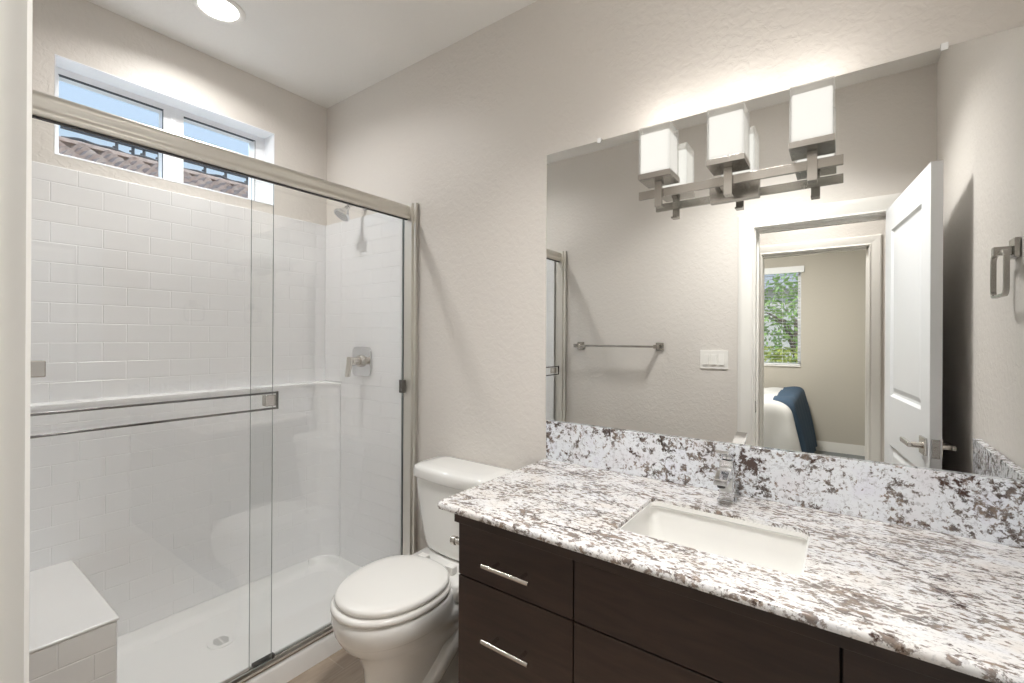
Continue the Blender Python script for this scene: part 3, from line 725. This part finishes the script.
for side in (0, 1):
    sg = -1 if side == 0 else 1; t0 = 0 if side == 0 else .035
    bm = BM(); a, b_ = sorted((t0 + sg * .0005, t0 + sg * .010)); box(bm, (W - .093, a, .922), (W - .027, b_, .988)); cyl(bm, (W - .06, t0 + sg * .010, .955), (W - .06, t0 + sg * .040, .955), .012, .011, 18)
    ro_ = obj('rosette', dl(bm), m_steel, dleaf, .0015)
    bm = BM(); a, b_ = sorted((t0 + sg * .040, t0 + sg * .054)); box(bm, (W - .170, a, .946), (W - .048, b_, .964)); obj('lever_handle', dl(bm), m_steel, dleaf, .003)
bm = BM(); box(bm, (W + .0003, .006, .920), (W + .002, .030, .990)); cyl(bm, (W + .002, .018, .955), (W + .010, .018, .955), .008, .007, 14)
obj('latch_plate', dl(bm), m_nick, dleaf, .0005)
for z in (.25, 1.1, 1.82):
    bm = BM(); cyl(bm, (-.004, .041, z), (-.004, .041, z + .09), .005, .005, 12); obj('hinge', dl(bm), m_nick, dleaf)

# ------------------------------------------------------------------ hall and bedroom beyond (seen in the mirror)
HY = -2.60
bbox_obj('floor_hall', (-2.6, HY - .12, -.05), (1.6, YS - .12, -.001), m_carpet, kind='structure')
bbox_obj('ceiling_hall', (-2.6, HY - .12, 2.74), (1.6, YS - .12, 2.84), m_ceil, kind='structure')
bbox_obj('wall_hall_west', (-2.7, HY, 0), (-2.6, YS - .12, 2.74), m_wall, kind='structure')
bbox_obj('wall_hall_east', (1.6, HY, 0), (1.7, YS - .12, 2.74), m_wall, kind='structure')
bbox_obj('wall_hall_north', (.495, YS - .12, 0), (1.6, YS - .02, 2.74), m_wall, kind='structure')
HX0, HX1, HZ = -.545, .165, 2.055
bm = BM(); box(bm, (-2.6, HY - .12, 0), (HX0, HY, 2.74)); box(bm, (HX1, HY - .12, 0), (1.6, HY, 2.74)); box(bm, (HX0, HY - .12, HZ), (HX1, HY, 2.74))
struct('wall_hall_south', bm, m_wall)
struct('trim_4', door_casing('c', HX0 + .016, HX1 - .014, HZ - .014, HY, 1, .07), m_trim, smooth=True)
bm = BM(); box(bm, (HX0, HY - .12, 0), (HX0 + .02, HY, HZ)); box(bm, (HX1 - .018, HY - .12, 0), (HX1, HY, HZ)); box(bm, (HX0, HY - .12, HZ - .02), (HX1, HY, HZ))
box(bm, (HX1 - .030, HY - .075, 0), (HX1 - .018, HY - .04, HZ - .02)); box(bm, (HX0 + .02, HY - .075, HZ - .032), (HX1 - .018, HY - .04, HZ - .02))
j4 = struct('trim_5', bm, m_trim)
for z in (1.86, 1.10):
    bm = BM(); box(bm, (HX1 - .021, HY - .115, z - .045), (HX1 - .0185, HY - .080, z + .045)); obj('hinge', bm, m_steel, j4, .0005)
BY1, BYF = HY - .12, -5.22
bbox_obj('floor_bedroom', (-3.6, BYF, -.05), (1.0, BY1, -.001), m_carpet, kind='structure')
bbox_obj('ceiling_bedroom', (-3.6, BYF, 2.74), (1.0, BY1, 2.84), m_ceil, kind='structure')
bbox_obj('wall_bedroom_west', (-3.7, BYF, 0), (-3.6, BY1, 2.74), m_bwall, kind='structure')
bbox_obj('wall_bedroom_east', (1.0, BYF, 0), (1.1, BY1, 2.74), m_bwall, kind='structure')
BWX0, BWX1, BWZ0, BWZ1 = -1.50, -.425, 1.02, 2.27
bm = BM(); box(bm, (-3.7, BYF - .15, 0), (1.1, BYF, BWZ0)); box(bm, (-3.7, BYF - .15, BWZ1), (1.1, BYF, 2.74)); box(bm, (-3.7, BYF - .15, BWZ0), (BWX0, BYF, BWZ1)); box(bm, (BWX1, BYF - .15, BWZ0), (1.1, BYF, BWZ1))
struct('wall_bedroom_south', bm, m_bwall)
bm = BM(); pr = [(0, 0), (0, .105), (.006, .118), (.012, .122), (.014, .10), (.014, 0)]
loft(bm, [[(-3.6, BYF + a, z) for a, z in pr], [(1.0, BYF + a, z) for a, z in pr]]); struct('baseboard_bedroom', bm, m_trim, smooth=True)
bm = BM()
for a, b_ in (((BWX0, BWZ0), (BWX1, BWZ0 + .04)), ((BWX0, BWZ1 - .04), (BWX1, BWZ1)), ((BWX0, BWZ0), (BWX0 + .04, BWZ1)), ((BWX1 - .04, BWZ0), (BWX1, BWZ1))):
    box(bm, (a[0], BYF - .14, a[1]), (b_[0], BYF - .09, b_[1]))
w2 = struct('window_2', bm, m_vinyl)
bbox_obj('window_sill', (BWX0, BYF - .089, BWZ0 - .02 + .0205), (BWX1, BYF + .02, BWZ0 + .018), m_trim, w2, .003)
bbox_obj('glass_pane', (BWX0 + .03, BYF - .117, BWZ0 + .03), (BWX1 - .03, BYF - .113, BWZ1 - .03), m_wglass, w2)
vb = thing('venetian_blind', 'white slatted venetian blind hanging in the bedroom window', 'blind', (-.96, BYF - .04, 2.25))
bbox_obj('valance', (BWX0 - .02, BYF + .0005, BWZ1 - .06), (BWX1 + .035, BYF + .03, BWZ1 + .02), m_slat, vb, .002)
bm = BM(); z = BWZ0 + .05
while z < BWZ1 - .06:
    y = BYF - .045; th = math.radians(4); hw = .021
    loft(bm, [[(x, y - hw * math.cos(th), z - hw * math.sin(th)), (x, y, z + .003), (x, y + hw * math.cos(th), z + hw * math.sin(th)), (x, y, z + .0015)] for x in (BWX0 + .012, BWX1 - .012)])
    z += .043
obj('slats', bm, m_slat, vb)
bm = BM()
for x in (BWX0 + .2, -.96, BWX1 - .2): cyl(bm, (x, BYF - .018, BWZ0 + .03), (x, BYF - .018, BWZ1), .0012, .0012, 6)
obj('cord', bm, m_slat, vb)
bbox_obj('bottom_rail', (BWX0 + .012, BYF - .068, BWZ0 + .022), (BWX1 - .012, BYF - .022, BWZ0 + .036), m_slat, vb, .002)

# bed
bed = thing('bed', 'bed with white comforter, taupe side and dark blue throw', 'bed', (-1.4, -4.3, 0))
bbox_obj('bed_base', (-2.5, -5.02, .02), (-.44, -3.62, .30), m_bedt, bed, .03)
bbox_obj('mattress', (-2.52, -5.04, .305), (-.42, -3.60, .60), m_bedw, bed, .06)
def drape(x0, x1, y0, y1, ztop, zbot, nx, ny, amp, seed, over=.05):
    """cloth lying on the mattress and falling at the foot and near side"""
    bm = BM(); rnd = random.Random(seed); ph = [rnd.uniform(0, 6.28) for _ in range(8)]
    V = []
    def path(u, a0, a1, drop):   # returns coordinate, fall
        L = a1 - a0; s = u * (L + drop)
        if s <= L: return a0 + s, 0
        return a1 + .03 * math.sin(min((s - L) / drop, 1) * PI / 2), s - L
    drop = ztop - zbot
    for i in range(nx + 1):
        row = []
        for k in range(ny + 1):
            x, fx = path(i / nx, x0, x1, drop); y, fy = path(k / ny, y0, y1, drop)
            f = max(fx, fy); z = ztop - f
            wv = amp * (math.sin(x * 9 + y * 5 + ph[0]) * .5 + math.sin(y * 13 - x * 4 + ph[1]) * .4 + math.sin((x + y) * 21 + ph[2]) * .3)
            z += wv * (1 if f == 0 else .3)
            if fx > 0: x += .5 * amp + .9 * amp * math.sin(y * 22 + ph[3]) * min(1, fx * 4) + fx * .15
            if fy > 0: y += .5 * amp + .9 * amp * math.sin(x * 22 + ph[4]) * min(1, fy * 4)
            if f > 0 and f < .06: z -= .0
            row.append(bm.verts.new((x, y, max(z, .03))))
        V.append(row)
    for i in range(nx):
        for k in range(ny): bm.faces.new((V[i][k], V[i + 1][k], V[i + 1][k + 1], V[i][k + 1]))
    return bm
def cloth(name, bm, mat, par, th=.02, label=None):
    o = obj(name, bm, mat, par, smooth=True, angle=80, label=label)
    sb = o.modifiers.new('sub', 'SUBSURF'); sb.levels = 1; sb.render_levels = 2
    so = o.modifiers.new('thick', 'SOLIDIFY'); so.thickness = th; so.offset = 1
    return o
cloth('comforter', drape(-2.5, -.46, -5.05, -3.62, .70, .16, 40, 40, .020, 3), m_bedw, bed, .05)
cloth('throw_blanket', drape(-.56, -.415, -5.09, -3.66, .765, .08, 16, 36, .018, 5), m_bedb, bed, .02, 'dark blue throw over the foot')

# added flush fixtures, out of view, to go with the bathroom, hall and bedroom fill lamps
for nm, x, y, lb in (('added_ceiling_light', RM_FILL[0], RM_FILL[1], 'added round flush fill light on the bathroom ceiling, out of view'), ('added_ceiling_light', -.25, -2.1, 'added round flush fill light on the hall ceiling, out of view'), ('added_ceiling_light', -.9, -3.6, 'added round flush fill light on the bedroom ceiling, out of view')):
    t = thing(nm, lb, 'ceiling light', (x, y, 2.74))
    bm = BM(); cyl(bm, (x, y, 2.7395), (x, y, 2.715), .15, .15, 36); obj('housing', bm, m_ceil, t, .003)
    bm = BM(); cyl(bm, (x, y, 2.7145), (x, y, 2.700), .135, .12, 36); obj('lens', bm, m_lens, t, .003)

# ------------------------------------------------------------------ outside the bathroom window
def tile_mat():
    m, nt, b = newmat('clay_tile'); b.inputs['Roughness'].default_value = .85
    v = ocoord(nt); f = noise(nt, v, 5, 5, .8); g = noise(nt, v, 2.2, 2)
    c = ramp(nt, f, [(.3, s2l((130, 108, 100))), (.5, s2l((196, 172, 160))), (.7, s2l((226, 212, 202)))])
    nt.links.new(mixc(nt, .35, c, ramp(nt, g, [(.35, s2l((160, 140, 130))), (.65, s2l((140, 135, 132)))])), b.inputs['Base Color']); return m
m_tile = tile_mat()
nb = thing('neighbour_house', 'neighbouring stucco house with clay barrel-tile roof, seen through shower window', 'house', (-9, 1.5, 0))
EX, EZ, RX, RZ = -7.4, 3.40, -9.05, 4.09
bm = BM(); ny = 9 * 28; rows = 6; y0, y1 = -3.0, 6.0; grid = []
for r_ in range(rows):
    for e in (0, 1):
        u = (r_ + e) / rows; x = EX + (RX - EX) * u + (.0 if e == 0 else -.0)
        row = []
        for i in range(ny + 1):
            y = y0 + (y1 - y0) * i / ny
            ph = (y / .30 * 2 * PI)
            z = EZ + (RZ - EZ) * u + .075 * max(-.5, math.sin(ph)) + (.06 if e == 0 else 0.0)
            row.append(bm.verts.new((x, y, z)))
        grid.append(row)
for a, b_ in zip(grid, grid[1:]):
    for i in range(ny): bm.faces.new((a[i], a[i + 1], b_[i + 1], b_[i]))
lo = [bm.verts.new((EX + .01, v.co.y, EZ - .06)) for v in grid[0]]
for i in range(ny): bm.faces.new((lo[i], lo[i + 1], grid[0][i + 1], grid[0][i]))
obj('tiled_roof', bm, m_tile, nb, smooth=True, angle=40)
bbox_obj('house_wall', (-14, -2.7, -3), (-7.8, 5.7, 3.3), m_stucco, nb)
bm = BM(); loft(bm, [[(RX + .16 * math.cos(t), y, RZ + .02 + .09 * math.sin(t)) for t in [PI * k / 8 for k in range(9)]] for y in [-3 + .05 * i for i in range(181)]], closed=True)
obj('ridge_cap', bm, m_tile, nb, smooth=True)
rr_ = thing('roof_rail', 'dark metal rail on short brackets along the roof ridge', 'rail', (-9.05, 1.0, 4.2))
bm = BM(); box(bm, (-9.08, -.10, 4.335), (-9.02, 3.4, 4.385)); obj('rail', bm, m_iron, rr_, .004)
for y in (.52, .72, 0.86, 1.06, 1.36, 1.72, 2.05, 2.42, 2.72, 2.98):
    bm = BM(); box(bm, (-9.065, y - .018, 4.14), (-9.035, y + .018, 4.336)); box(bm, (-9.07, y - .045, 4.25), (-9.03, y - .018, 4.275)); obj('bracket', bm, m_iron, rr_, .003)
bm = BM(); tube(bm, [(-9.0, y, 4.205 + .012 * math.sin(y * 17) + .01 * math.sin(y * 7.3)) for y in [-.1 + i * .06 for i in range(60)]], .022, 8); obj('cable', bm, m_iron, rr_, smooth=True)
bbox_obj('ground', (-40, -45, -3.2), (30, 30, -3.0), plain('ground_dry', (150, 145, 130), .9), kind='structure')

# ------------------------------------------------------------------ outside the bedroom window
def foliage(cx, cy_, cz, rx, ry, rz, n, size, seed):
    bm = BM(); rnd = random.Random(seed)
    for _ in range(n):
        while True:
            p = Vector((rnd.uniform(-1, 1), rnd.uniform(-1, 1), rnd.uniform(-1, 1)))
            if .35 < p.length < 1: break
        c = Vector((cx + p.x * rx, cy_ + p.y * ry, cz + p.z * rz))
        a = Vector((rnd.gauss(0, 1), rnd.gauss(0, 1), rnd.gauss(0, 1))).normalized(); b_ = a.orthogonal().normalized(); s = size * rnd.uniform(.6, 1.3)
        bm.faces.new([bm.verts.new(c + q) for q in (a * s, b_ * s * .45, -a * s, -b_ * s * .45)])
    return bm
def tree(x, y, z0, h, rx, rz, n, label, mat, seed):
    t = thing('garden_tree', label, 'tree', (x, y, z0))
    bm = BM(); tube(bm, [(x, y, z0), (x + .05, y, z0 + h * .5), (x - .03, y + .05, z0 + h)], [.12, .09, .05], 10)
    rnd = random.Random(seed)
    for k in range(7):
        a = rnd.uniform(0, 6.28); q = (x + math.cos(a) * rx * .8, y + math.sin(a) * rx * .6, z0 + h + rnd.uniform(-.2, 1) * rz)
        tube(bm, [(x, y, z0 + h * rnd.uniform(.6, .95)), ((x + q[0]) / 2, (y + q[1]) / 2, (z0 + h + q[2]) / 2 + .1), q], [.05, .035, .015], 8)
    obj('trunk', bm, m_bark, t, smooth=True); obj('foliage', foliage(x, y, z0 + h + rz * .3, rx, rx * .8, rz, n, .07, seed), mat, t)
tree(-.55, -8.6, -3.0, 4.3, .85, 1.25, 1300, 'light green leafy tree outside bedroom window, right side', m_leaf, 11)
tree(-2.6, -9.8, -3.0, 4.0, 1.0, 1.0, 1100, 'green tree outside bedroom window, farther left', m_leaf, 12)
hg = obj('hedge', foliage(-1.2, -7.6, .62, 2.6, .5, .62, 5200, .06, 21), m_leafy); tag(hg, 'yellow-green hedge below the bedroom window view', 'hedge')
bm = BM(); box(bm, (-6, -14, -3), (-.8, -11.5, 2.6)); fh = thing('far_house', 'pale grey house behind the trees outside bedroom window', 'house', (-3.4, -12.7, -3))
obj('house_wall', bm, m_stucco, fh)
bm = BM(); loft(bm, [[(-6.3, -11.2, 2.6), (-6.3, -14.3, 2.6), (-6.3, -12.7, 3.5)], [(-.5, -11.2, 2.6), (-.5, -14.3, 2.6), (-.5, -12.7, 3.5)]]); obj('roof', bm, plain('grey_shingle', (150, 154, 160), .8), fh)
